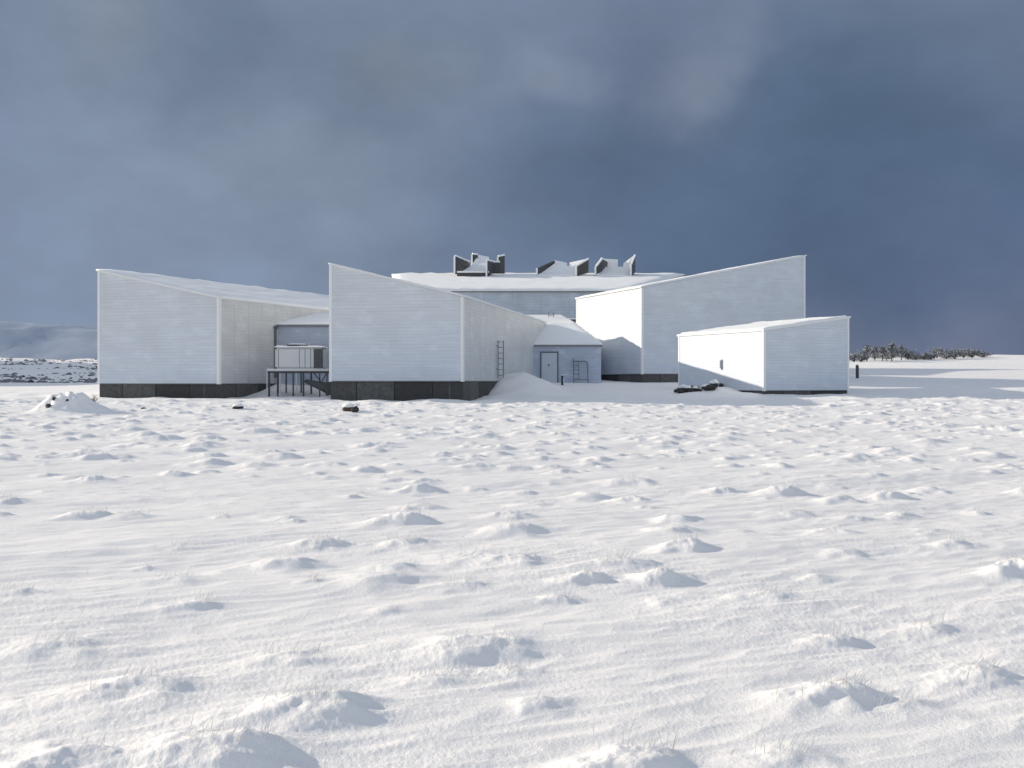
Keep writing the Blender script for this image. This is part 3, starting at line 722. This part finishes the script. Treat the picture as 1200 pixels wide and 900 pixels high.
# ------------------------------------------------------------------ shrubs on the skyline and a dry twig clump
def leafmat(name, c1, c2):
    m, nt, b = mat(name); oi = N(nt, 'ShaderNodeTexCoord').outputs['Object']
    c = mixc(nt, sstepn(nt, noise(nt, oi, 3.5, 4), .45, .60), c1, c2); L(nt, c, b.inputs['Base Color']); b.inputs['Roughness'].default_value = .9; return m
M_LEAF = leafmat('snow_dusted_needles', (.07, .075, .082), (.5, .52, .56))
def shrub(name, label, px, Y, hgt, wid, seed, group, upright=True):
    rnd = random.Random(seed); X = (px-600)*Y/F; z = ground_z(X, Y)
    t = thing(name, label, 'tree' if upright else 'bush', (X, Y, z), group)
    b = MB(); tips = []
    top = Vector((X+rnd.uniform(-.15, .15), Y, z+hgt*.92))
    if upright: b.tube((X, Y, z-.2), top, .09, 6, .02)
    nl = 24 if upright else 18
    for k in range(nl):
        f = .15+.8*k/nl if upright else rnd.uniform(0, .2); o = Vector((X, Y, z+hgt*f*.9)); az = rnd.uniform(0, 6.28)
        ln = wid*.5*(1.15-f if upright else 1)*rnd.uniform(.6, 1.2)
        e = o+Vector((math.cos(az)*ln, math.sin(az)*ln, (rnd.uniform(.1, .4) if upright else rnd.uniform(.4, .9)*hgt)))
        b.tube(o, e, .035, 5, .012); tips.append((o, e))
    b.build('trunk' if upright else 'branches', M_BARK, t)
    vs = []; fs = []
    for (o, e) in tips:
        for _ in range(110):
            f = rnd.random()**.6; p = o.lerp(e, .25+.8*f)+Vector([rnd.gauss(0, .17) for _ in range(3)]); s = rnd.uniform(.04, .10)
            u = Vector([rnd.gauss(0, 1) for _ in range(3)]).normalized()*s; w_ = Vector([rnd.gauss(0, 1) for _ in range(3)]).normalized()*s*.7
            k = len(vs); vs += [tuple(p-u), tuple(p+w_), tuple(p+u), tuple(p-w_)]; fs.append((k, k+1, k+2, k+3))
    if upright:
        for _ in range(60):
            p = Vector((X, Y, z+hgt*rnd.uniform(.6, 1.02)))+Vector([rnd.gauss(0, .12) for _ in range(3)]); s = .07
            u = Vector([rnd.gauss(0, 1) for _ in range(3)]).normalized()*s; w_ = Vector([rnd.gauss(0, 1) for _ in range(3)]).normalized()*s
            k = len(vs); vs += [tuple(p-u), tuple(p+w_), tuple(p+u), tuple(p-w_)]; fs.append((k, k+1, k+2, k+3))
    me = bpy.data.meshes.new('crown'); me.from_pydata(vs, [], fs); link('crown', me, M_LEAF, t)
sh = [(1001, 150, 1.1, 1.6, 0, 'low bush partly hidden behind the right edge of the shed'), (1009, 160, 1.5, 2.0, 0, 'low dark bush just right of the shed on the skyline'),
      (1016, 165, 2.4, 2.0, 1, 'slim snow dusted tree nearest the shed on the skyline'),
      (1025, 170, 2.0, 2.3, 1, 'short dark tree between the slim one and the tallest skyline tree'), (1034, 168, 2.2, 2.4, 1, 'snowy tree directly left of the tallest skyline tree'),
      (1045, 166, 2.9, 2.4, 1, 'tallest skyline tree right of the shed'), (1056, 172, 2.1, 2.6, 1, 'dark rounded tree right of the tallest one, last of the tree group'),
      (1064, 172, 1.6, 2.0, 0, 'small dark bush closing the tree group on its right'),
      (1073, 174, .8, 2.2, 0, 'faint low scrub right after the tree group'), (1082, 176, .7, 2.2, 0, 'lowest scrub patch in the gap between tree group and bush row'),
      (1090, 175, 1.0, 2.0, 0, 'small bush at the left end of the low bush row on the skyline'), (1098, 180, 1.7, 2.0, 0, 'upright bush second from left in the low bush row'),
      (1109, 178, 1.1, 2.6, 0, 'wide low bush third in the low bush row'), (1119, 178, 1.7, 2.8, 0, 'dark leaning bush in the middle of the low bush row'),
      (1129, 182, 1.6, 2.4, 0, 'snow crusted bush right of the dark leaning one'), (1139, 182, 1.2, 2.2, 0, 'sparse low bush near the right end of the row'), (1152, 185, .9, 2.4, 0, 'thin low bush at the right end of the bush row')]
for i, (px, Y, h_, w_, up, lab) in enumerate(sh):
    shrub('skyline_tree' if up else 'skyline_bush', lab, px, Y, h_, w_, 100+i, 'trees on the skyline' if up else 'bushes on the skyline', bool(up))
M_TWIG = plain('twig_bark', (.20, .16, .13), .9, 0, 8, .3)
def twigs(px, py, hgt, label, seed):
    rnd = random.Random(seed); X, Y = groundpt(px, py); z = ground_z(X, Y); b = MB()
    for _ in range(16):
        az = rnd.uniform(0, 6.3); l = hgt*rnd.uniform(.5, 1); e = Vector((X+math.cos(az)*l*.5, Y+math.sin(az)*l*.3, z+l))
        b.tube((X, Y, z-.05), e, .012, 5, .006)
        for _k in range(3):
            q = Vector((X, Y, z)).lerp(e, rnd.uniform(.4, 1)); b.tube(q, q+Vector((rnd.uniform(-.12, .12), 0, rnd.uniform(.03, .14))), .008, 4, .004)
    o = b.build('dry_twigs', M_TWIG); tag(o, label, 'plant')
twigs(107, 480, .55, 'clump of dry twigs between the snow heap and the left pavilion', 3)

# ------------------------------------------------------------------ sky, sun, camera
w = bpy.data.worlds.new('World'); SC.world = w; w.use_nodes = True; nt = w.node_tree
bg = nt.nodes['Background']; sky = N(nt, 'ShaderNodeTexSky'); sky.sky_type = 'NISHITA'; sky.sun_disc = False
sun_az = math.atan2(-1, SUN_B)          # clockwise from +Y
sky.sun_elevation = SUN_EL; sky.sun_rotation = sun_az; sky.air_density = 1.0; sky.dust_density = 1.0
tc = N(nt, 'ShaderNodeTexCoord').outputs['Generated']; sp = N(nt, 'ShaderNodeSeparateXYZ'); L(nt, tc, sp.inputs[0])
X_, Y_, Z_ = sp.outputs
def sdir(px, py): return Vector(((px-600)/F, 1, (HY-py)/F)).normalized()
def bank(px, py, rad, sq=1.0):
    """soft patch of cloud around a direction of the sky; rad in radians"""
    d = sdir(px, py); n = nt.nodes.new('ShaderNodeVectorMath'); n.operation = 'SUBTRACT'; L(nt, warpv, n.inputs[0]); n.inputs[1].default_value = d
    m_ = nt.nodes.new('ShaderNodeVectorMath'); m_.operation = 'MULTIPLY'; L(nt, n.outputs[0], m_.inputs[0]); m_.inputs[1].default_value = (1/rad, 1/rad, sq/rad)
    l = nt.nodes.new('ShaderNodeVectorMath'); l.operation = 'LENGTH'; L(nt, m_.outputs[0], l.inputs[0])
    r_ = nt.nodes.new('ShaderNodeMapRange'); r_.interpolation_type = 'SMOOTHSTEP'; L(nt, l.outputs['Value'], r_.inputs[0]); r_.inputs[1].default_value = 1; r_.inputs[2].default_value = 0
    return r_.outputs[0]
wn = N(nt, 'ShaderNodeTexNoise'); wn.inputs['Scale'].default_value = 5; wn.inputs['Detail'].default_value = 5; L(nt, tc, wn.inputs['Vector'])
sub = nt.nodes.new('ShaderNodeVectorMath'); sub.operation = 'SUBTRACT'; L(nt, wn.outputs['Color'], sub.inputs[0]); sub.inputs[1].default_value = (.5, .5, .5)
scl = nt.nodes.new('ShaderNodeVectorMath'); scl.operation = 'SCALE'; L(nt, sub.outputs[0], scl.inputs[0]); scl.inputs['Scale'].default_value = .26
add = nt.nodes.new('ShaderNodeVectorMath'); add.operation = 'ADD'; L(nt, scl.outputs[0], add.inputs[0]); L(nt, tc, add.inputs[1]); warpv = add.outputs[0]
def lin(r, g, b_): return tuple((c/255/12.92 if c/255 < .04045 else ((c/255+.055)/1.055)**2.4) for c in (r, g, b_))
cloud = mixc(nt, sstepn(nt, X_, -.42, .42), lin(127, 142, 165), lin(86, 105, 134))
cloud = mixc(nt, mth(nt, 'MULTIPLY', sstepn(nt, Z_, .10, .34), .75), cloud, lin(115, 129, 150))
for (px, py, rad, sq, col, k) in [(960, 215, .30, 1.6, lin(77, 98, 125), .75), (700, 215, .26, 2.2, lin(88, 107, 133), .5), (340, 215, .26, 1.5, lin(133, 146, 164), .6),
        (240, 60, .16, 1.6, lin(94, 110, 132), .6), (100, 20, .10, 1, lin(128, 138, 152), .6), (1070, 390, .26, 1.6, lin(110, 116, 138), .8), (1000, 290, .20, 2.5, lin(76, 96, 125), .6),
        (625, 80, .085, 1.8, lin(138, 148, 165), .6), (805, 90, .07, .9, lin(140, 149, 165), .55), (480, 80, .07, 1.5, lin(125, 136, 152), .6), (1080, 385, .03, .8, lin(90, 106, 138), .5),
        (30, 300, .2, 1.0, lin(125, 140, 162), .6), (760, 40, .1, 1.2, lin(96, 110, 136), .5), (430, 130, .1, 2, lin(108, 122, 146), .4)]:
    cloud = mixc(nt, mth(nt, 'MULTIPLY', bank(px, py, rad, sq), k), cloud, col)
n1 = noise(nt, mapping(nt, tc, (1, 1, 1.7)), 7, 8, .55); n2 = noise(nt, mapping(nt, warpv, (1, 1, 1.4)), 2.6, 4, .5)
var = mth(nt, 'ADD', mth(nt, 'MULTIPLY', mth(nt, 'SUBTRACT', n1, .5), .62), mth(nt, 'ADD', mth(nt, 'MULTIPLY', mth(nt, 'SUBTRACT', n2, .5), .35), 1.04))
vm = nt.nodes.new('ShaderNodeVectorMath'); vm.operation = 'SCALE'; L(nt, cloud, vm.inputs[0]); L(nt, var, vm.inputs['Scale'])
# thin bright cloud over the open half of the sky behind the photographer
n3 = noise(nt, mapping(nt, tc, (1, 1, 2)), 3.5, 6, .6)
s1 = nt.nodes.new('ShaderNodeVectorMath'); s1.operation = 'SCALE'; L(nt, sky.outputs[0], s1.inputs[0]); s1.inputs['Scale'].default_value = .12
open_ = mixc(nt, mth(nt, 'MULTIPLY', sstepn(nt, n3, .35, .6), .75), s1.outputs[0], (.74, .80, .90))
OPEN_NODE = open_
k_ = nt.nodes.new('ShaderNodeMapRange'); k_.interpolation_type = 'SMOOTHSTEP'; L(nt, Y_, k_.inputs[0]); k_.inputs[1].default_value = .05; k_.inputs[2].default_value = .65
upd = mth(nt, 'SUBTRACT', 1, mth(nt, 'MULTIPLY', sstepn(nt, Z_, .36, .72), .92))
full = mixc(nt, mth(nt, 'MULTIPLY', k_.outputs[0], upd), open_, vm.outputs[0])
fin = nt.nodes.new('ShaderNodeVectorMath'); fin.operation = 'SCALE'; L(nt, full, fin.inputs[0]); fin.inputs['Scale'].default_value = 1/.12
L(nt, fin.outputs[0], bg.inputs[0]); bg.inputs['Strength'].default_value = .12 

sl = bpy.data.lights.new('sun', 'SUN'); sl.energy = 5.0; sl.angle = math.radians(.5); sl.color = (1, .90, .74)
so = bpy.data.objects.new('sun', sl); COL.objects.link(so)
hd = Vector((-1, SUN_B, 0)).normalized(); tosun = Vector((hd.x*math.cos(SUN_EL), hd.y*math.cos(SUN_EL), math.sin(SUN_EL)))
so.rotation_euler = tosun.to_track_quat('Z', 'Y').to_euler()

cd = bpy.data.cameras.new('camera'); cd.sensor_width = 36; cd.lens = 36*F/1200; cd.clip_end = 20000; cd.clip_start = .1
cd.shift_y = -(450-HY)/1200
co = bpy.data.objects.new('camera', cd); COL.objects.link(co); co.location = (0, 0, EYE); co.rotation_euler = (math.radians(90), 0, 0)
SC.camera = co
SC.view_settings.view_transform = 'Standard'; SC.view_settings.look = 'None'; SC.view_settings.exposure = 0
